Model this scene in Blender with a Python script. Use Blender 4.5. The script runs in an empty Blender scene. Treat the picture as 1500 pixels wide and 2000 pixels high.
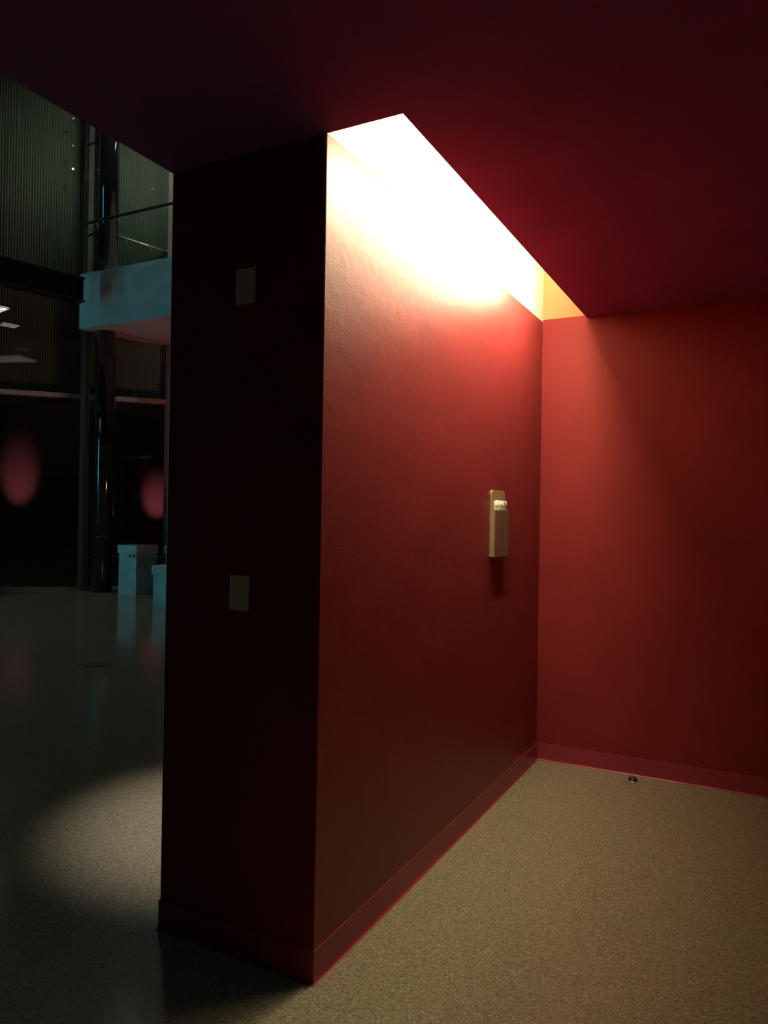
import bpy, bmesh, math, random
from mathutils import Vector, Matrix
random.seed(7)
C = bpy.context.scene.collection
SC = bpy.context.scene

# ------------------------------------------------------------------ camera
FPX, YAW, PITCH, ROLL = 1459.35, 0.4784, 0.0055, 0.0162
EYE = Vector((0, 0, 1.5))
cy, sy = math.cos(YAW), math.sin(YAW)
FWD = Vector((-sy * math.cos(PITCH), cy * math.cos(PITCH), math.sin(PITCH)))
R0 = Vector((cy, sy, 0)); U0 = R0.cross(FWD)
RGT = math.cos(ROLL) * R0 + math.sin(ROLL) * U0
UPV = -math.sin(ROLL) * R0 + math.cos(ROLL) * U0
cam_d = bpy.data.cameras.new('camera')
cam_d.sensor_fit = 'VERTICAL'; cam_d.sensor_height = 36.0
cam_d.lens = FPX / 2000 * 36.0; cam_d.clip_start = 0.05; cam_d.clip_end = 200
cam = bpy.data.objects.new('camera', cam_d); C.objects.link(cam)
cam.matrix_world = Matrix(((RGT.x, UPV.x, -FWD.x, EYE.x), (RGT.y, UPV.y, -FWD.y, EYE.y),
                           (RGT.z, UPV.z, -FWD.z, EYE.z), (0, 0, 0, 1)))
SC.camera = cam

# ------------------------------------------------------------------ world, exposure
SC.view_settings.view_transform = 'Standard'; SC.view_settings.look = 'None'
SC.view_settings.gamma = 1.0; SC.view_settings.exposure = 0.0
SC.view_settings.use_curve_mapping = False
W = bpy.data.worlds.new('night'); SC.world = W; W.use_nodes = True
W.node_tree.nodes['Background'].inputs[0].default_value = (1.0, 0.97, 0.92, 1)
W.node_tree.nodes['Background'].inputs[1].default_value = 0.011
SC.cycles.use_denoising = True
SC.cycles.max_bounces = 10; SC.cycles.diffuse_bounces = 6; SC.cycles.glossy_bounces = 4
SC.cycles.transparent_max_bounces = 16; SC.cycles.sample_clamp_indirect = 6.0
SC.cycles.caustics_reflective = False; SC.cycles.caustics_refractive = False

# ------------------------------------------------------------------ key numbers (metres)
XA, YN, YB, H, SW, TH = -1.284, 2.035, 4.594, 2.7286, 0.2715, 0.655   # lit wall face, its end, back wall, ceiling, slot, thickness
XR, YF, ZT = 3.4, -2.6, 3.42          # right wall, front edge of ceiling, top of the light shaft
TUBE_L = 232.0                        # radiance of the hidden fluorescent tube
TUBE_COL = (1.0, 0.87, 0.53)
HALL_TOP = 11.0

# ------------------------------------------------------------------ pixel helpers (1500 x 2000 frame)
def ray(u, v): return FWD + RGT * ((u - 750) / FPX) - UPV * ((v - 1000) / FPX)
def at_z(u, v, z):
    d = ray(u, v); return EYE + d * ((z - EYE.z) / d.z)
def at_y(u, v, y):
    d = ray(u, v); return EYE + d * ((y - EYE.y) / d.y)
def at_x(u, v, x):
    d = ray(u, v); return EYE + d * ((x - EYE.x) / d.x)
def at_plane(u, v, p, n):
    d = ray(u, v); return EYE + d * ((p - EYE).dot(n) / d.dot(n))

# ------------------------------------------------------------------ materials
def mat(name, col, rough=0.5, spec=0.5, metal=0.0, coat=0.0):
    m = bpy.data.materials.new(name); m.use_nodes = True
    b = m.node_tree.nodes['Principled BSDF']
    b.inputs['Base Color'].default_value = (*col, 1)
    b.inputs['Roughness'].default_value = rough
    b.inputs['Specular IOR Level'].default_value = spec
    b.inputs['Metallic'].default_value = metal
    b.inputs['Coat Weight'].default_value = coat
    return m
def nd(m, t, **kw):
    n = m.node_tree.nodes.new(t)
    for k, v in kw.items():
        if k in n.inputs: n.inputs[k].default_value = v
        else: setattr(n, k, v)
    return n
def ln(m, a, b): m.node_tree.links.new(a, b)
def bsdf(m): return m.node_tree.nodes['Principled BSDF']
def gcoord(m): return nd(m, 'ShaderNodeNewGeometry').outputs['Position']
def ocoord(m): return nd(m, 'ShaderNodeTexCoord').outputs['Object']
def ramp(m, fac, stops):
    r = nd(m, 'ShaderNodeValToRGB'); e = r.color_ramp.elements
    while len(e) < len(stops): e.new(0.5)
    for k, (p, c) in enumerate(stops):
        e[k].position = p; e[k].color = (*c, 1) if len(c) == 3 else c
    ln(m, fac, r.inputs['Fac']); return r.outputs['Color']
def emit(name, col, s):
    m = bpy.data.materials.new(name); m.use_nodes = True
    n = m.node_tree.nodes; n.clear()
    e = n.new('ShaderNodeEmission'); o = n.new('ShaderNodeOutputMaterial')
    e.inputs[0].default_value = (*col, 1); e.inputs[1].default_value = s
    m.node_tree.links.new(e.outputs[0], o.inputs[0]); return m

def wall_paint(name, col, rough, bump_big, bump_fine, spec=0.12):
    m = mat(name, col, rough, spec)
    p = gcoord(m)
    n1 = nd(m, 'ShaderNodeTexNoise', Scale=9.0, Detail=6.0, Roughness=0.6, Distortion=0.6); ln(m, p, n1.inputs['Vector'])
    n2 = nd(m, 'ShaderNodeTexNoise', Scale=140.0, Detail=3.0); ln(m, p, n2.inputs['Vector'])
    b1 = nd(m, 'ShaderNodeBump', Strength=bump_big, Distance=0.03); ln(m, n1.outputs['Fac'], b1.inputs['Height'])
    b2 = nd(m, 'ShaderNodeBump', Strength=bump_fine, Distance=0.004); ln(m, n2.outputs['Fac'], b2.inputs['Height'])
    ln(m, b1.outputs[0], b2.inputs['Normal']); ln(m, b2.outputs[0], bsdf(m).inputs['Normal'])
    n3 = nd(m, 'ShaderNodeTexNoise', Scale=3.0, Detail=4.0); ln(m, p, n3.inputs['Vector'])
    c = ramp(m, n3.outputs['Fac'], [(0.35, tuple(x * 0.93 for x in col)), (0.65, tuple(min(1, x * 1.06) for x in col))])
    ln(m, c, bsdf(m).inputs['Base Color'])
    return m
RED = (0.215, 0.0220, 0.0245)
M = {}
M['red'] = wall_paint('red_wall_paint', RED, 0.42, 0.06, 0.14, 0.32)
M['red_smooth'] = wall_paint('red_wall_paint_smooth', RED, 0.55, 0.012, 0.12)
M['red_ceiling'] = wall_paint('red_ceiling_paint', (0.30, 0.085, 0.26), 0.75, 0.02, 0.15)
M['base'] = mat('red_vinyl', (0.28, 0.026, 0.050), 0.38)
M['cream'] = mat('cream_plaster', (0.80, 0.76, 0.66), 0.8)
M['primer'] = mat('pale_orange_primer', (0.42, 0.25, 0.12), 0.8)
M['white_metal'] = mat('white_enamel', (0.85, 0.85, 0.83), 0.35)
M['tube'] = emit('tube_glow', TUBE_COL, TUBE_L)
M['plate'] = mat('ivory_plastic', (0.62, 0.64, 0.58), 0.45)
M['screw'] = mat('screw_steel', (0.20, 0.17, 0.14), 0.4, metal=0.8)
M['black_steel'] = mat('black_steel', (0.012, 0.012, 0.013), 0.35)
M['column'] = mat('black_gloss_paint', (0.008, 0.009, 0.011), 0.12, coat=1.0)
M['frame'] = mat('pale_aluminium', (0.42, 0.43, 0.42), 0.45)
M['steel'] = mat('brushed_steel', (0.55, 0.55, 0.52), 0.35, metal=0.9)
M['dark_rail'] = mat('dark_handrail', (0.03, 0.035, 0.03), 0.4)
M['soffit'] = mat('plaster_soffit', (0.55, 0.52, 0.50), 0.7)
M['night'] = mat('dark_render_wall', (0.030, 0.030, 0.031), 0.9)
M['hallwall'] = mat('dark_hall_wall', (0.06, 0.065, 0.065), 0.8)

# terrazzo
m = M['floor'] = mat('terrazzo', (0.3, 0.28, 0.24), 0.24)
p = gcoord(m)
v1 = nd(m, 'ShaderNodeTexVoronoi', Scale=190.0); ln(m, p, v1.inputs['Vector'])
v2 = nd(m, 'ShaderNodeTexNoise', Scale=110.0, Detail=5.0, Roughness=0.75); ln(m, p, v2.inputs['Vector'])
v3 = nd(m, 'ShaderNodeTexNoise', Scale=1.2, Detail=3.0); ln(m, p, v3.inputs['Vector'])
sep = nd(m, 'ShaderNodeSeparateColor'); ln(m, v1.outputs['Color'], sep.inputs[0])
chips = ramp(m, sep.outputs[0], [(0.0, (0.13, 0.105, 0.075)), (0.10, (0.22, 0.188, 0.132)), (0.45, (0.26, 0.225, 0.157)), (0.9, (0.30, 0.262, 0.187)), (0.97, (0.41, 0.365, 0.27))])
mott = ramp(m, v2.outputs['Fac'], [(0.30, (0.66, 0.65, 0.63)), (0.60, (1.10, 1.10, 1.10))])
mx = nd(m, 'ShaderNodeMix', data_type='RGBA', blend_type='MULTIPLY'); mx.inputs[0].default_value = 1.0
ln(m, chips, mx.inputs[6]); ln(m, mott, mx.inputs[7])
ln(m, mx.outputs[2], bsdf(m).inputs['Base Color'])
rr_ = nd(m, 'ShaderNodeMapRange'); ln(m, v3.outputs['Fac'], rr_.inputs[0])
rr_.inputs[3].default_value = 0.10; rr_.inputs[4].default_value = 0.18; ln(m, rr_.outputs[0], bsdf(m).inputs['Roughness'])

# plywood boards of the holder: pale edge, brown veneer faces
def veneer(key, dark, light):
    m = M[key] = mat(key, light, 0.5)
    p = gcoord(m); mp = nd(m, 'ShaderNodeMapping'); mp.inputs['Scale'].default_value = (14, 14, 1.6); ln(m, p, mp.inputs['Vector'])
    w1 = nd(m, 'ShaderNodeTexNoise', Scale=9.0, Detail=5.0); ln(m, mp.outputs[0], w1.inputs['Vector'])
    ln(m, ramp(m, w1.outputs['Fac'], [(0.3, dark), (0.7, light)]), bsdf(m).inputs['Base Color'])
veneer('wood', (0.27, 0.21, 0.12), (0.35, 0.28, 0.17))
veneer('wood_back', (0.30, 0.17, 0.095), (0.38, 0.22, 0.13))
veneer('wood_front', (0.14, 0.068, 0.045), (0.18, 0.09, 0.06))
# printed leaflet
m = M['leaflet'] = mat('printed_paper', (0.8, 0.76, 0.66), 0.6)
p = ocoord(m); w1 = nd(m, 'ShaderNodeTexNoise', Scale=42.0, Detail=4.0, Roughness=0.65); ln(m, p, w1.inputs['Vector'])
ln(m, ramp(m, w1.outputs['Fac'], [(0.38, (0.22, 0.13, 0.08)), (0.47, (0.62, 0.55, 0.44)), (0.55, (0.82, 0.78, 0.68))]), bsdf(m).inputs['Base Color'])
M['paper'] = mat('plain_paper', (0.82, 0.79, 0.70), 0.7)
# cardboard / white board cartons
m = M['carton'] = mat('white_board', (0.60, 0.62, 0.60), 0.7)
p = ocoord(m); w1 = nd(m, 'ShaderNodeTexNoise', Scale=5.0, Detail=3.0); ln(m, p, w1.inputs['Vector'])
ln(m, ramp(m, w1.outputs['Fac'], [(0.35, (0.50, 0.52, 0.50)), (0.65, (0.66, 0.68, 0.66))]), bsdf(m).inputs['Base Color'])
M['hole'] = mat('dark_hole', (0.02, 0.02, 0.02), 0.9)
# corrugated cladding
M['clad'] = mat('corrugated_sheet', (0.165, 0.20, 0.165), 0.55)
# fascia: slightly dented lacquered sheet
m = M['fascia'] = mat('lacquered_sheet', (0.46, 0.50, 0.50), 0.32)
w1 = nd(m, 'ShaderNodeTexNoise', Scale=1.6, Detail=1.5); ln(m, gcoord(m), w1.inputs['Vector'])
b1 = nd(m, 'ShaderNodeBump', Strength=0.5, Distance=0.12); ln(m, w1.outputs['Fac'], b1.inputs['Height']); ln(m, b1.outputs[0], bsdf(m).inputs['Normal'])
# thin glass
def thin_glass(name, tint, base):
    m = bpy.data.materials.new(name); m.use_nodes = True; n = m.node_tree.nodes; n.clear()
    t = n.new('ShaderNodeBsdfTransparent'); t.inputs[0].default_value = (*tint, 1)
    g = n.new('ShaderNodeBsdfGlossy'); g.inputs['Roughness'].default_value = 0.03
    L = m.node_tree.links.new
    ge = n.new('ShaderNodeNewGeometry'); dt = n.new('ShaderNodeVectorMath'); dt.operation = 'DOT_PRODUCT'
    L(ge.outputs['Normal'], dt.inputs[0]); L(ge.outputs['Incoming'], dt.inputs[1])
    def mth(op, a, b=None):
        k = n.new('ShaderNodeMath'); k.operation = op
        for i, q in enumerate((a, b)):
            if q is None: continue
            if isinstance(q, (int, float)): k.inputs[i].default_value = q
            else: L(q, k.inputs[i])
        return k.outputs[0]
    f_ = mth('ADD', mth('MULTIPLY', mth('POWER', mth('SUBTRACT', 1.0, mth('ABSOLUTE', dt.outputs['Value'])), 5.0), 1.0 - base), base)
    x = n.new('ShaderNodeMixShader'); o = n.new('ShaderNodeOutputMaterial')
    L(f_, x.inputs[0]); L(t.outputs[0], x.inputs[1]); L(g.outputs[0], x.inputs[2]); L(x.outputs[0], o.inputs[0])
    return m
M['glass'] = thin_glass('window_glass', (0.90, 0.95, 0.92), 0.04)
M['glass_rail'] = thin_glass('balustrade_glass', (0.94, 0.98, 0.95), 0.04)

# ------------------------------------------------------------------ mesh helpers
def box(bm, a, b, mtx=None):
    x0, y0, z0 = a; x1, y1, z1 = b
    vs = [bm.verts.new(Vector(c) if mtx is None else mtx @ Vector(c)) for c in
          ((x0, y0, z0), (x1, y0, z0), (x1, y1, z0), (x0, y1, z0), (x0, y0, z1), (x1, y0, z1), (x1, y1, z1), (x0, y1, z1))]
    for f in ((0, 3, 2, 1), (4, 5, 6, 7), (0, 1, 5, 4), (1, 2, 6, 5), (2, 3, 7, 6), (3, 0, 4, 7)):
        bm.faces.new([vs[i] for i in f])
def prism(bm, pts, d):
    """closed outline pts (3D) extruded along d"""
    a = [bm.verts.new(Vector(p)) for p in pts]; b = [bm.verts.new(Vector(p) + Vector(d)) for p in pts]
    n = len(pts)
    bm.faces.new(a[::-1]); bm.faces.new(b)
    for i in range(n): bm.faces.new((a[i], a[(i + 1) % n], b[(i + 1) % n], b[i]))
def tube(bm, a, b, r, n=16, r2=None):
    a = Vector(a); b = Vector(b); d = (b - a).normalized()
    s = d.orthogonal().normalized(); t = d.cross(s); r2 = r if r2 is None else r2
    va = [bm.verts.new(a + (s * math.cos(2 * math.pi * i / n) + t * math.sin(2 * math.pi * i / n)) * r) for i in range(n)]
    vb = [bm.verts.new(b + (s * math.cos(2 * math.pi * i / n) + t * math.sin(2 * math.pi * i / n)) * r2) for i in range(n)]
    bm.faces.new(va[::-1]); bm.faces.new(vb)
    for i in range(n):
        f = bm.faces.new((va[i], va[(i + 1) % n], vb[(i + 1) % n], vb[i])); f.smooth = True
def lathe(bm, prof, c, n=32):
    """profile of (r, z) around the vertical through c"""
    c = Vector(c); rings = []
    for r, z in prof:
        rings.append([bm.verts.new(c + Vector((r * math.cos(2 * math.pi * i / n), r * math.sin(2 * math.pi * i / n), z))) for i in range(n)])
    for a, b in zip(rings, rings[1:]):
        for i in range(n): 
            f = bm.faces.new((a[i], a[(i + 1) % n], b[(i + 1) % n], b[i])); f.smooth = True
    bm.faces.new(rings[0][::-1]); bm.faces.new(rings[-1])
def obj(name, bm, material, parent=None, bevel=0.0, seg=2):
    bmesh.ops.recalc_face_normals(bm, faces=bm.faces)
    me = bpy.data.meshes.new(name); bm.to_mesh(me); bm.free()
    me.materials.append(M[material])
    o = bpy.data.objects.new(name, me); C.objects.link(o)
    if parent is not None:
        o.parent = parent; o.matrix_parent_inverse = Matrix.Translation(-parent.location)
    if bevel:
        b = o.modifiers.new('bevel', 'BEVEL'); b.width = bevel; b.segments = seg; b.limit_method = 'ANGLE'; b.angle_limit = math.radians(50)
    return o
def B(*boxes):
    bm = bmesh.new()
    for a, b in boxes: box(bm, a, b)
    return bm
def tag(o, label, cat, group=None):
    o['label'] = label; o['category'] = cat
    if group: o['group'] = group
    return o
def struct(o, label, cat=None):
    o['kind'] = 'structure'; o['label'] = label; o['category'] = cat or o.name.split('_')[0]
    return o
def thing(name, label, cat, loc, group=None):
    o = bpy.data.objects.new(name, None); C.objects.link(o); o.location = loc; o.empty_display_size = 0.1
    return tag(o, label, cat, group)

# ================================================================== THE ALCOVE
bm = B(((-26, -12, -0.12), (6, 30, 0.0)))
struct(obj('floor', bm, 'floor'), 'speckled beige terrazzo floor of the alcove and hall', 'floor')
# lit partition wall with its dark end
struct(obj('wall_left', B(((XA - TH, YN, 0), (XA, YB, ZT))), 'red', bevel=0.004), 'thick red partition wall washed from above, dark end towards camera', 'wall')
struct(obj('wall_back', B(((XA - TH, YB, 0), (XR, YB + 0.15, ZT))), 'red_smooth'), 'red back wall with baseboard, lit at its left corner', 'wall')
struct(obj('wall_right', B(((XR, YF, 0), (XR + 0.15, YB + 0.15, ZT))), 'red_smooth'), 'red side wall to the right of the alcove', 'wall')
# ceiling with the slot along the lit wall
bm = B(((XA - TH, YF, H), (XA + SW, YN, H + 0.014)), ((XA + SW, YF, H), (XR, YB, H + 0.014)))
ceil = struct(obj('ceiling', bm, 'red_ceiling'), 'dark red flat ceiling with a long light slot beside wall', 'ceiling')
xs = XA + SW
obj('shaft_side', B(((xs + 0.16, YN - 0.05, H + 0.014), (xs + 0.19, YB, ZT))), 'cream', ceil)
obj('shaft_end', B(((XA - TH, YN - 0.05, H + 0.014), (xs + 0.16, YN, ZT))), 'cream', ceil)
obj('shaft_lid', B(((XA - TH, YN - 0.05, ZT), (XR, YB + 0.15, ZT + 0.05))), 'cream', ceil)
# cove baseboards: profile swept along the foot of the walls
BH = 0.105
PROF = [(0.0, BH), (0.0028, BH), (0.0034, BH - 0.002), (0.0034, 0.022), (0.0042, 0.014), (0.006, 0.0065), (0.009, 0.0030), (0.013, 0.0016), (0.013, 0.0), (0.0, 0.0)]
def sweep(path):
    bm = bmesh.new(); P = [Vector((x, y, 0)) for x, y in path]; rings = []
    for i, q in enumerate(P):
        def nrm(a, b):
            d = (b - a).normalized(); return Vector((d.y, -d.x, 0))
        if i == 0: n = nrm(P[0], P[1])
        elif i == len(P) - 1: n = nrm(P[-2], P[-1])
        else:
            n0, n1 = nrm(P[i - 1], P[i]), nrm(P[i], P[i + 1]); n = (n0 + n1) / (1 + n0.dot(n1))
        rings.append([bm.verts.new(q + n * a + Vector((0, 0, z))) for a, z in PROF])
    k = len(PROF)
    for a, b in zip(rings, rings[1:]):
        for i in range(k): bm.faces.new((a[i], a[(i + 1) % k], b[(i + 1) % k], b[i]))
    bm.faces.new(rings[0]); bm.faces.new(rings[-1][::-1])
    return bm
XL = XA - TH
struct(obj('baseboard_left', sweep([(XL, YB), (XL, YN), (XA, YN), (XA, YB)]), 'base'), 'red vinyl cove baseboard wrapping the foot of the partition', 'baseboard')
struct(obj('baseboard_back', sweep([(XA, YB), (XR, YB)]), 'base'), 'red vinyl cove baseboard along the back wall', 'baseboard')
struct(obj('baseboard_right', sweep([(XR, YB), (XR, YF)]), 'base'), 'red vinyl cove baseboard along the right wall', 'baseboard')

# hidden fluorescent batten in the slot
tx, tz, ty0, ty1 = xs - 0.020, H + 0.085, 2.28, 4.18
obj('shaft_lining', B(((XA, YN, H), (XA + 0.0008, YB, ZT))), 'cream', ceil)
obj('shaft_lining', B(((XA + 0.0008, YB - 0.001, H + 0.0142), (xs + 0.16, YB, ZT))), 'primer', ceil)
lamp = thing('fluorescent_batten', 'fluorescent batten hidden in the ceiling slot above the lit wall', 'lamp', (tx + 0.08, 3.33, H + 0.014))
obj('housing', B(((tx + 0.05, ty0 - 0.05, H + 0.0141), (tx + 0.11, ty1 + 0.05, tz + 0.03))), 'white_metal', lamp, 0.003)
for y in (ty0, ty1):
    obj('lampholder', B(((tx - 0.020, y - 0.012, tz - 0.020), (tx + 0.05, y + 0.012, tz + 0.020))), 'white_metal', lamp, 0.003)
bm = bmesh.new(); tube(bm, (tx, ty0 + 0.012, tz), (tx, ty1 - 0.012, tz), 0.019, 20)
obj('tube', bm, 'tube', lamp)

# two blank plates on the dark end of the partition
def cover_plate(px, py, w, h, label):
    c = at_y(px, py, YN)
    t = thing('cover_plate', label, 'plate', (c.x, YN, c.z), 'blank plates on the dark wall end')
    pl = obj('plate', B(((c.x - w / 2, YN - 0.006, c.z - h / 2), (c.x + w / 2, YN, c.z + h / 2))), 'plate', t, 0.003)
    for s in (-1, 1):
        bm = bmesh.new(); tube(bm, (c.x, YN - 0.0058, c.z + s * h * 0.36), (c.x, YN - 0.0068, c.z + s * h * 0.36), 0.003, 12)
        obj('screw', bm, 'plate', pl)
cover_plate(481.5, 559, 0.080, 0.122, 'blank pale cover plate high on the dark wall end')
cover_plate(468.5, 1158, 0.080, 0.120, 'blank pale cover plate low on the dark wall end')

# ---- wooden leaflet holder on the lit wall
lo = at_x(955, 1088, XA)      # lower near corner on the wall
ybh, zbh = lo.y, lo.z
BW, BHT, BD, FH = 0.215, 0.345, 0.026, 0.242      # width, back height, depth, front height
hold = thing('leaflet_holder', 'small wooden wall box with rounded back board, on the red wall', 'holder', (XA, ybh + BW / 2, zbh))
pts = []
r = 0.026
for k in range(9):
    a = math.pi / 2 * k / 8; pts.append((XA, ybh + BW - r + r * math.cos(a), zbh + BHT - r + r * math.sin(a)))
for k in range(9):
    a = math.pi / 2 + math.pi / 2 * k / 8; pts.append((XA, ybh + r + r * math.cos(a), zbh + BHT - r + r * math.sin(a)))
pts += [(XA, ybh, zbh), (XA, ybh + BW, zbh)]
bm = bmesh.new(); prism(bm, pts, (0.010, 0, 0)); backb = obj('back_board', bm, 'wood_back', hold, 0.0012)
for y0 in (ybh, ybh + BW - 0.008):
    obj('side_panel', B(((XA + 0.010, y0, zbh), (XA + BD, y0 + 0.008, zbh + FH))), 'wood', hold, 0.0008)
obj('bottom_panel', B(((XA + 0.010, ybh + 0.008, zbh), (XA + BD, ybh + BW - 0.008, zbh + 0.008))), 'wood', hold)
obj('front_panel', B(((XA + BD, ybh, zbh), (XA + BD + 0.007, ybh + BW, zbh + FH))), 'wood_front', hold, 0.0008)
for yy in (ybh + 0.050, ybh + BW - 0.045):
    bm = bmesh.new(); tube(bm, (XA + 0.0099, yy, zbh + 0.302), (XA + 0.0115, yy, zbh + 0.302), 0.0032, 12)
    obj('screw', bm, 'screw', backb)
# leaflets in it: bundle curling forward at the top
def leaflet(x, z1, lean, label, material):
    bm = bmesh.new(); y0, y1 = ybh + 0.022, ybh + BW - 0.014
    n = 10; prof = []
    for k in range(n + 1):
        t = k / n; prof.append((x + lean * t * t, zbh + 0.009 + (z1 - 0.009) * t))
    f = [bm.verts.new((a, y0, z)) for a, z in prof]; g = [bm.verts.new((a, y1, z)) for a, z in prof]
    for k in range(n): bm.faces.new((f[k], g[k], g[k + 1], f[k + 1])).smooth = True
    o = obj('leaflet', bm, material)
    s = o.modifiers.new('thick', 'SOLIDIFY'); s.thickness = 0.0022
    return tag(o, label, 'leaflet', 'leaflets in the wooden holder')
leaflet(XA + 0.0195, 0.292, 0.003, 'cream leaflet with brown print, front of the wooden wall box', 'leaflet')
leaflet(XA + 0.0145, 0.288, 0.003, 'plain cream leaflet behind the printed one in wooden box', 'paper')

# ---- small domed cap on the floor by the back wall
c = at_z(1236, 1526, 0)
cap = thing('floor_stop', 'small dark round cap with bright rim on the floor', 'doorstop', (c.x, c.y, 0))
bm = bmesh.new(); lathe(bm, [(0.030, 0.0), (0.030, 0.004), (0.026, 0.007)], c, 28); obj('rim', bm, 'steel', cap)
bm = bmesh.new(); lathe(bm, [(0.024, 0.0065), (0.024, 0.016), (0.020, 0.021), (0.011, 0.024)], c, 28); obj('rubber_pad', bm, 'black_steel', cap)

# ================================================================== THE HALL
AZ = math.radians(47.0)
GD = Vector((math.cos(AZ), math.sin(AZ), 0)); GN = Vector((math.sin(AZ), -math.cos(AZ), 0))     # along the glass wall, towards the hall
M0 = at_z(160, 1150, 0)
def gpt(u, v): return at_plane(u, v, M0, GN)
BAY = (gpt(324, 900) - gpt(159, 900)).dot(GD)
ZTR = gpt(159, 775).z
def gloc(s, off, z): return M0 + GD * s + GN * off + Vector((0, 0, z))
def gbox(bm, s0, s1, o0, o1, z0, z1):
    mt = Matrix((( GD.x, GN.x, 0, M0.x), (GD.y, GN.y, 0, M0.y), (0, 0, 1, 0), (0, 0, 0, 1)))
    box(bm, (s0, o0, z0), (s1, o1, z1), mt)
print('BAY', BAY, 'ZTR', ZTR, 'M0', M0)
N0, N1 = -4, 6
def ms(i): return i * BAY - (0.22 if i < 0 else 0.0)
gw = bpy.data.objects.new('window_1', None); C.objects.link(gw); gw.location = M0
struct(gw, 'tall dark glazed wall with pale mullions at the far end of hall', 'window')
for i in range(N0, N1 + 1):
    p0 = gloc(ms(i), 0.02, 0); w = 0.062
    bm = bmesh.new(); box(bm, (p0.x - w, p0.y - w, 0), (p0.x + w, p0.y + w, HALL_TOP)); obj('mullion', bm, 'frame', gw)
for i in range(N0, N1):
    s0, s1 = ms(i) + 0.06, ms(i + 1) - 0.06
    for z in (0.0, ZTR):
        bm = bmesh.new(); gbox(bm, s0, s1, -0.03, 0.06, z - 0.045 if z else 0, z + 0.045); obj('transom', bm, 'frame', gw)
    for z0, z1 in ((0.045, ZTR - 0.045), (ZTR + 0.045, HALL_TOP)):
        bm = bmesh.new(); gbox(bm, s0, s1, 0.0, 0.012, z0, z1); obj('pane', bm, 'glass', gw)
# corrugated cladding behind the upper glass, one sheet to each bay
clad = bpy.data.objects.new('wall_cladding', None); C.objects.link(clad); clad.location = gloc(0, -0.3, 0)
struct(clad, 'grey-green corrugated cladding behind the upper panes', 'wall')
for i in range(N0, N1):
    bm = bmesh.new(); sa, sb = ms(i), ms(i + 1); n = int((sb - sa) / 0.048) * 6; prev = None
    for k in range(n + 1):
        s = sa + (sb - sa) * k / n; off = -0.24 + 0.012 * math.cos(2 * math.pi * k / 6)
        a = bm.verts.new(gloc(s, off, ZTR - 0.03)); b = bm.verts.new(gloc(s, off, HALL_TOP))
        if prev: bm.faces.new((prev[0], a, b, prev[1])).smooth = True
        prev = (a, b)
    o = obj('corrugated_sheet', bm, 'clad', clad)
    sm = o.modifiers.new('thick', 'SOLIDIFY'); sm.thickness = 0.003
# dark wall added outside the lower glass to catch the red pools
bm = bmesh.new(); gbox(bm, N0 * BAY - 3, N1 * BAY + 3, -3.3, -3.0, 0, ZTR + 1.5)
struct(obj('wall_outside', bm, 'night'), 'dark rendered wall outside beyond the lower panes', 'wall')
bm = bmesh.new(); gbox(bm, N0 * BAY - 3, N1 * BAY + 3, -3.0, -0.26, ZTR - 0.03, ZTR + 0.05)
struct(obj('trim_canopy', bm, 'hallwall'), 'dark canopy over the passage outside the glass', 'trim')
# hall roof
struct(obj('ceiling_hall', B(((-26, -12, HALL_TOP), (6, 30, HALL_TOP + 0.2))), 'hallwall'), 'high dark ceiling of the hall', 'ceiling')

# ---- pointed mezzanine: tip at left, front edge along X, back edge turning away
YM = 9.62
T0 = at_y(155.5, 643, YM); T1 = at_y(158, 536, YM)
ZM0, ZM1 = T0.z, T1.z
TIP = Vector((T0.x, YM, 0)); BKD = Vector((math.cos(math.radians(77)), math.sin(math.radians(77)), 0))
LEN = 7.0
outl = [TIP, TIP + Vector((LEN, 0, 0)), TIP + Vector((LEN, 0, 0)) + Vector((0, 4.0, 0)), TIP + BKD * (4.0 / BKD.y)]
print('MEZZ', ZM0, ZM1, TIP)
mz = thing('mezzanine', 'pointed mezzanine deck with pale blue-lit fascia and glass balustrade', 'mezzanine', (TIP.x, TIP.y, 0))
bm = bmesh.new(); prism(bm, [p + Vector((0.015, 0.015, ZM0 + 0.004)) for p in outl], (0, 0, ZM1 - ZM0 - 0.01)); obj('deck', bm, 'soffit', mz)
bm = B(((TIP.x, YM - 0.012, ZM0), (TIP.x + LEN, YM, ZM1))); obj('fascia', bm, 'fascia', mz)
bm = bmesh.new(); nb = Vector((-BKD.y, BKD.x, 0)) * 0.012
prism(bm, [TIP + Vector((0, 0, ZM0)), TIP + nb + Vector((0, 0, ZM0)), TIP + nb + BKD * 4.1 + Vector((0, 0, ZM0)), TIP + BKD * 4.1 + Vector((0, 0, ZM0))], (0, 0, ZM1 - ZM0)); obj('fascia', bm, 'fascia', mz)
ZR = at_y(175, 435, YM).z
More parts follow.
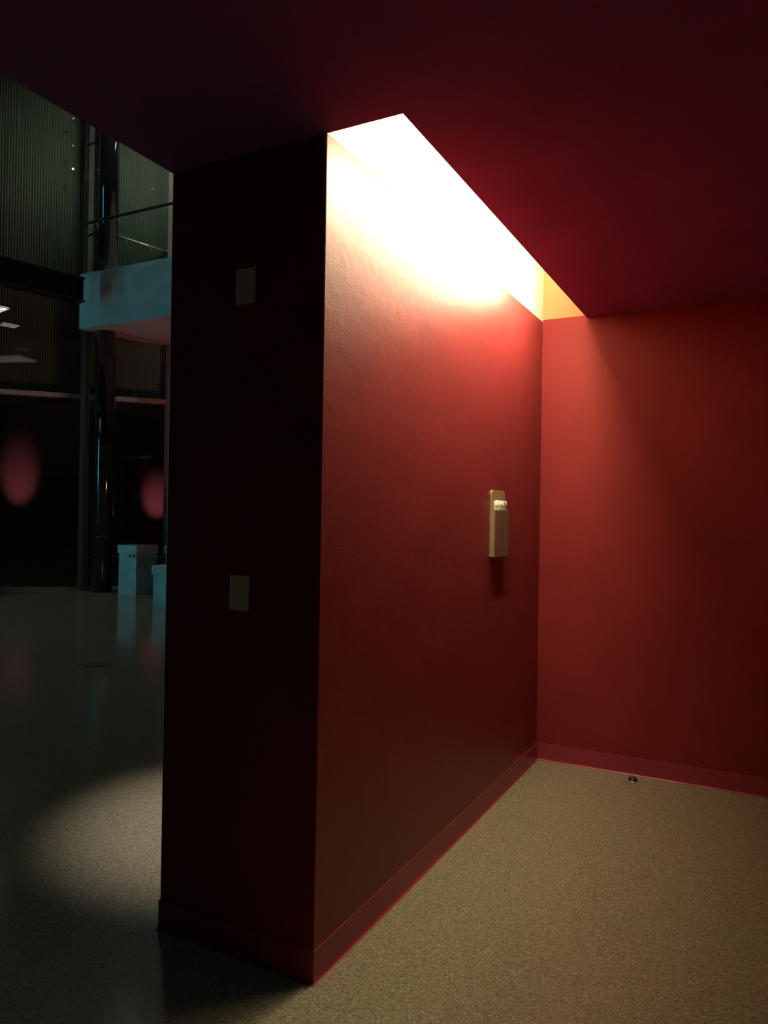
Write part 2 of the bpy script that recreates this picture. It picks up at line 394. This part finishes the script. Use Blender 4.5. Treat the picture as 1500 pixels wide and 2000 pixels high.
def rail_run(d, n0, glass_len, material, count, start):
    a = TIP + d * start
    bm = bmesh.new(); tube(bm, a + Vector((0, 0, ZR)), a + d * glass_len + Vector((0, 0, ZR)), 0.026, 14); obj('handrail', bm, material, mz)
    pl = glass_len / count
    for k in range(count):
        b0 = a + d * (pl * k + 0.006); b1 = a + d * (pl * (k + 1) - 0.006)
        bm = bmesh.new(); prism(bm, [b0 + n0 * 0.03 + Vector((0, 0, ZM1)), b1 + n0 * 0.03 + Vector((0, 0, ZM1)), b1 + n0 * 0.042 + Vector((0, 0, ZM1)), b0 + n0 * 0.042 + Vector((0, 0, ZM1))], (0, 0, ZR - ZM1 - 0.06))
        obj('glass_panel', bm, 'glass_rail', mz)
        for t in (0.25, 0.75):
            q = b0.lerp(b1, t)
            bm = bmesh.new(); tube(bm, q + n0 * 0.05 + Vector((0, 0, ZR - 0.12)), q + n0 * 0.0 + Vector((0, 0, ZR - 0.02)), 0.011, 8); obj('rail_bracket', bm, 'steel', mz)
rail_run(Vector((1, 0, 0)), Vector((0, 1, 0)), 6.4, 'dark_rail', 6, 0.12)
rail_run(BKD, Vector((BKD.y, -BKD.x, 0)), 3.3, 'steel', 3, 0.62)

# ---- round black column through the mezzanine
cb = at_z(198, 1156, 0); CR = 0.185
colm = thing('column', 'round glossy black column in front of the glazed wall', 'column', (cb.x, cb.y, 0))
bm = bmesh.new(); lathe(bm, [(CR, 0.0), (CR, ZM0 - 0.06), (CR - 0.02, ZM0 - 0.06), (CR - 0.02, ZM0)], (cb.x, cb.y, 0), 48); obj('lower_shaft', bm, 'column', colm)
bm = bmesh.new(); lathe(bm, [(CR, ZM1), (CR, HALL_TOP)], (cb.x, cb.y, 0), 48); obj('upper_shaft', bm, 'column', colm)
bm = bmesh.new(); lathe(bm, [(CR + 0.004, 1.02), (CR + 0.004, 1.05)], (cb.x, cb.y, 0), 48); obj('joint_band', bm, 'column', colm)

# ---- tie rods between mullion and column
for v0, v1 in ((287, 277), (463, 452)):
    a = gpt(173, v0) + GN * 0.06; d = Vector((math.cos(math.radians(-13)), math.sin(math.radians(-13)), 0))
    b = Vector((cb.x, cb.y, a.z))
    bm = bmesh.new(); tube(bm, a, b - (b - a).normalized() * CR * 0.98, 0.02, 10)
    tag(obj('tie_rod', bm, 'black_steel'), 'thin dark %s tie rod from the mullion to the black column' % ('upper' if v0 == 287 else 'lower'), 'rod', 'tie rods at the column')

# ---- dark steel I beam running out of the picture at left
def ibeam():
    sc = 0.955
    e1 = EYE + (at_y(160, 545, YM) - EYE) * sc; e0 = EYE + (at_y(160, 592, YM) - EYE) * sc
    zt, zb = e1.z, e0.z; e = Vector((e1.x, e1.y, 0)); nn = Vector((-BKD.y, BKD.x, 0))
    t = thing('steel_beam', 'dark steel beam with flanges ending at the mezzanine tip', 'beam', (e.x, e.y, zb))
    def pr(o0, o1, z0, z1, name, l0=0.0, l1=9.0):
        bm = bmesh.new(); prism(bm, [e - BKD * l0 + nn * o0 + Vector((0, 0, z0)), e - BKD * l0 + nn * o1 + Vector((0, 0, z0)), e - BKD * l1 + nn * o1 + Vector((0, 0, z0)), e - BKD * l1 + nn * o0 + Vector((0, 0, z0))], (0, 0, z1 - z0))
        obj(name, bm, 'black_steel', t)
    pr(-0.13, 0.13, zt - 0.03, zt, 'flange'); pr(-0.13, 0.13, zb, zb + 0.03, 'flange')
    pr(-0.012, 0.012, zb + 0.03, zt - 0.03, 'web', 0.02)
    pr(-0.125, 0.125, zb + 0.03, zt - 0.03, 'stiffener', 0.03, 0.05)
ibeam()

# ---- lidded cartons by the column
def carton(x0, y0, w, d, h, label, holes=False):
    t = thing('carton', label, 'carton', (x0 + w / 2, y0 + d / 2, 0), 'lidded cartons by the column')
    e = 0.012
    body = obj('body', B(((x0 + e, y0 + e, 0), (x0 + w - e, y0 + d - e, h - 0.02))), 'carton', t, 0.004)
    obj('lid', B(((x0 - 0.006, y0 - 0.006, h - 0.15), (x0 + w + 0.006, y0 + d + 0.006, h))), 'carton', t, 0.004)
    if holes:
        for f in (0.66, 0.87):
            bm = bmesh.new(); tube(bm, (x0 + w * f, y0 - 0.0058, h - 0.19 + 0.0), (x0 + w * f, y0 + 0.02, h - 0.19), 0.018, 12); obj('hand_hole', bm, 'hole', body)
    bm = B(((x0 + e + 0.06, y0 + e - 0.003, h * 0.45), (x0 + w - e, y0 + e, h * 0.52))); obj('tape', bm, 'carton', body)
zc = at_y(247, 1065, 9.89).z
carton(-10.59, 9.89, 0.46, 0.52, zc, 'tall pale lidded carton with two hand holes beside the column', True)
b2 = at_z(296, 1181, 0)
carton(b2.x, b2.y, 0.46, 0.5, at_y(297, 1104, b2.y).z, 'lower pale lidded carton in front, half hidden by dark wall end')
carton(-10.05, 10.5, 0.46, 0.5, at_y(320, 1066, 10.5).z, 'pale lidded carton behind the two others, mostly hidden')

# ---- floor outlet lid in the hall
f0 = at_z(188, 1298, 0)
t = thing('floor_hatch', 'dark flat outlet lid set in the hall floor', 'hatch', (f0.x, f0.y, 0))
obj('lid', B(((f0.x - 0.11, f0.y - 0.11, 0.0), (f0.x + 0.11, f0.y + 0.11, 0.004))), 'hallwall', t)
obj('rim', B(((f0.x - 0.12, f0.y - 0.12, 0.0), (f0.x + 0.12, f0.y + 0.12, 0.002))), 'black_steel', t)

# ---- low ledge outside
zl = at_plane(200, 1087, M0 - GN * 0.5, GN).z
bm = bmesh.new(); gbox(bm, 0.05, BAY - 0.05, -0.7, -0.5, zl - 0.03, zl)
lg = thing('outdoor_ledge', 'thin pale ledge outside the glass behind the column', 'ledge', gloc(0.5, -0.6, 0))
obj('board', bm, 'frame', lg)
for s in (0.25, BAY - 0.25):
    bm = bmesh.new(); gbox(bm, s, s + 0.05, -0.66, -0.56, 0, zl - 0.03); obj('leg', bm, 'black_steel', lg)

# ---- lamps of the hall -------------------------------------------------------
def spot(name, loc, target, col, power, angle, blend, radius, parent=None):
    d = bpy.data.lights.new(name, 'SPOT'); d.color = col; d.energy = power; d.spot_size = math.radians(angle); d.spot_blend = blend; d.shadow_soft_size = radius
    o = bpy.data.objects.new(name, d); C.objects.link(o); o.location = loc
    o.rotation_euler = (Vector(target) - Vector(loc)).to_track_quat('-Z', 'Y').to_euler()
    return o
def can(loc, target, label, r=0.09, l=0.2, foot=True):
    loc = Vector(loc); d = (Vector(target) - loc).normalized()
    t = thing('spotlight', label, 'lamp', loc)
    bm = bmesh.new(); s = d.orthogonal().normalized(); q = d.cross(s); n = 20
    rings = []
    for rad, f in ((r * 0.5, -l), (r, -l * 0.7), (r, 0.03), (r * 0.9, 0.03), (r * 0.9, -0.03)):
        rings.append([bm.verts.new(loc + d * (f - 0.04) + (s * math.cos(2 * math.pi * i / n) + q * math.sin(2 * math.pi * i / n)) * rad) for i in range(n)])
    for a, b in zip(rings, rings[1:]):
        for i in range(n): bm.faces.new((a[i], a[(i + 1) % n], b[(i + 1) % n], b[i]))
    bm.faces.new(rings[0]); bm.faces.new(rings[-1])
    obj('can', bm, 'black_steel', t)
    if foot:
        bm = bmesh.new(); tube(bm, loc - d * 0.1 + Vector((0, 0, -loc.z)), loc - d * 0.1, 0.012, 10); obj('stem', bm, 'black_steel', t)
        bm = bmesh.new(); lathe(bm, [(0.12, 0), (0.12, 0.012)], (loc.x - d.x * 0.1, loc.y - d.y * 0.1, 0), 24); obj('base', bm, 'black_steel', t)
    return t
# downlight making the pale pool on the floor left of the partition
P = (-2.26, 3.04, 5.6)
spot('downlight_glow', P, (-2.30, 3.00, 0), (1.0, 0.93, 0.80), 1250.0, 21, 1.0, 0.10)
can((P[0], P[1], P[2] + 0.06), (-2.30, 3.00, 0), 'black downlight can hanging over the hall floor by partition', foot=False)
bm = bmesh.new(); tube(bm, (P[0], P[1], P[2] + 0.26), (P[0], P[1], HALL_TOP), 0.01, 8)
tag(obj('drop_rod', bm, 'black_steel'), 'thin rod carrying the downlight from the hall ceiling', 'rod')
# added red lamp hidden behind the partition, for red bounce in the hall
rp = Vector((-6.0, 9.35, 0.5)); rt = Vector((-12.0, 9.6, 4.4))
spot('red_flood_glow', rp, rt, (1.0, 0.24, 0.18), 160.0, 62, 0.8, 0.3)
can(rp, rt, 'red floodlight on a floor stand behind the partition')
# red spots added outside; their pools stand in for red reflections in the glass
for (u, v, k) in ((38, 935, 0), (306, 975, 1)):
    w = at_plane(u, v, M0 - GN * 3.0, GN)
    a = w + GN * 1.2; a.z = 0.35
    spot('red_uplight_glow', a, w + Vector((0, 0, 0.0)), (1.0, 0.16, 0.20), 520.0, 24, 1.0, 0.05)
    can(a, w, ('red uplight outside the leftmost lower pane', 'red uplight outside behind the right mullion')[k], r=0.05, l=0.1)
# tall teal emitter added out of frame at left, for an unseen cool source
LT = Vector((-12.75, 2.2, 0))
t = thing('light_column', 'tall teal glowing light column in the hall', 'lamp', LT)
M['teal'] = emit('teal_glow', (0.12, 0.80, 1.0), 37.0)
bm = bmesh.new(); lathe(bm, [(0.16, 0.0), (0.16, 0.1), (0.12, 0.1)], LT, 24); obj('base', bm, 'black_steel', t)
bm = bmesh.new(); lathe(bm, [(0.06, 0.1), (0.06, 6.0)], LT, 24); obj('tube', bm, 'teal', t)
bm = bmesh.new(); lathe(bm, [(0.13, 6.0), (0.13, 6.06)], LT, 24); obj('cap', bm, 'black_steel', t)
fa = math.radians(79.5); fd = Vector((math.cos(fa), math.sin(fa), 0)); fq = Vector((-fd.y, fd.x, 0))
bm = bmesh.new(); f0_ = LT + fq * 0.062
prism(bm, [f0_ - fd * 0.1, f0_ + fd * 2.2, f0_ + fd * 2.2 + fq * 0.02, f0_ - fd * 0.1 + fq * 0.02], (0, 0, 6.4)); obj('side_shield', bm, 'black_steel', t)  # unseen fin added to keep teal light off the cladding and mullion
# greenish batten above the mezzanine, hidden behind the partition
M['green_tube'] = emit('greenish_tube_glow', (0.80, 1.0, 0.78), 85.0)
mb = TIP + Vector((2.9, 1.6, 0)); mzb = ZM1 + 3.4
t = thing('ceiling_batten', 'greenish fluorescent batten over the mezzanine deck', 'lamp', (mb.x, mb.y, mzb))
obj('housing', B(((mb.x - 0.62, mb.y - 0.04, mzb + 0.03), (mb.x + 0.62, mb.y + 0.04, mzb + 0.09))), 'white_metal', t)
bm = bmesh.new(); tube(bm, (mb.x - 0.6, mb.y, mzb), (mb.x + 0.6, mb.y, mzb), 0.02, 14); obj('tube', bm, 'green_tube', t)
for s in (-0.5, 0.5):
    bm = bmesh.new(); tube(bm, (mb.x + s, mb.y, mzb + 0.09), (mb.x + s, mb.y, HALL_TOP), 0.006, 8); obj('wire', bm, 'black_steel', t)

# high bay lamp of the hall, behind and above the partition
HB = Vector((-9.3, 9.2, 10.3))
t = thing('high_bay_lamp', 'round high bay lamp under the hall ceiling', 'lamp', HB)
M['bay_glow'] = emit('high_bay_glow', (1.0, 0.90, 0.70), 165.0)
bm = bmesh.new(); lathe(bm, [(0.26, 0.0), (0.25, 0.02), (0.12, 0.22), (0.07, 0.34)], HB, 32); obj('reflector', bm, 'black_steel', t)
bm = bmesh.new(); lathe(bm, [(0.20, -0.012), (0.20, -0.002)], HB, 32); obj('lens', bm, 'bay_glow', t)
bm = bmesh.new(); tube(bm, HB + Vector((0, 0, 0.34)), (HB.x, HB.y, HALL_TOP), 0.012, 8); obj('wire', bm, 'black_steel', t)

# louvred luminaire entering at left; the small one is added for a reflection
def louvre(u, v, z, L_, W_, ang, label, power):
    M['louvre_glow_%d' % u] = emit('louvre_glow_%d' % u, (0.95, 1.0, 0.90), power)
    c = at_z(u, v, z); a = math.radians(ang); d = Vector((math.cos(a), math.sin(a), 0)); q = Vector((-d.y, d.x, 0))
    mt = Matrix(((d.x, q.x, 0, c.x), (d.y, q.y, 0, c.y), (0, 0, 1, z), (0, 0, 0, 1)))
    t = thing('louvre_light', label, 'lamp', (c.x, c.y, z), 'louvred lights hanging in the hall')
    bm = bmesh.new(); box(bm, (-L_, 0, 0.05), (0, W_, 0.07), mt); obj('housing', bm, 'black_steel', t)
    bm = bmesh.new(); box(bm, (-L_ + 0.01, 0.01, 0.042), (-0.01, W_ - 0.01, 0.05), mt); obj('diffuser', bm, 'louvre_glow_%d' % u, t)
    n = int(L_ / 0.1)
    for k in range(n + 1):
        x = -L_ + L_ * k / n
        bm = bmesh.new(); box(bm, (x - 0.004, 0, 0.026), (x + 0.004, W_, 0.042), mt); obj('louvre_blade', bm, 'white_metal', t)
    for k in range(4):
        y = W_ * k / 3
        bm = bmesh.new(); box(bm, (-L_, y - 0.004, 0.026), (0, y + 0.004, 0.042), mt); obj('louvre_rail', bm, 'white_metal', t)
    for x in (-L_ * 0.9, -L_ * 0.1):
        bm = bmesh.new(); p0 = mt @ Vector((x, W_ / 2, 0.07)); tube(bm, p0, (p0.x, p0.y, HALL_TOP), 0.004, 6); obj('wire', bm, 'black_steel', t)
louvre(19, 607, 4.7, 1.2, 0.60, 77, 'louvred hanging light cut by the left edge of the picture', 1.2)
louvre(38, 641, 4.7, 0.28, 0.2, 77, 'small louvred hanging light beside the larger one', 0.35)
# tiny emitters added on the glazing in place of lamp reflections
for u, v, e_, lb in ((143, 333, 9.0, 'brightest tiny pin spot on the glazing beside the mullion'), (144, 235, 0.35, 'uppermost faint pin spot on the glazing below the ceiling edge'),
                     (143, 288, 0.25, 'middle faint pin spot on the glazing beside the mullion'), (297, 372, 0.2, 'faint pin spot on the glazing right of the column')):
    c = gpt(u, v) + GN * 0.05
    t = thing('pin_spot', lb, 'lamp', c, 'pin spots on the glazing')
    M['pin_%d' % v] = emit('pin_glow_%d' % v, (0.95, 1.0, 1.0), e_)
    bm = bmesh.new(); tube(bm, c - GN * 0.036, c + GN * 0.02, 0.016, 12, 0.019); obj('can', bm, 'black_steel', t)
    bm = bmesh.new(); tube(bm, c + GN * 0.02, c + GN * 0.026, 0.016, 12); obj('lens', bm, 'pin_%d' % v, t)
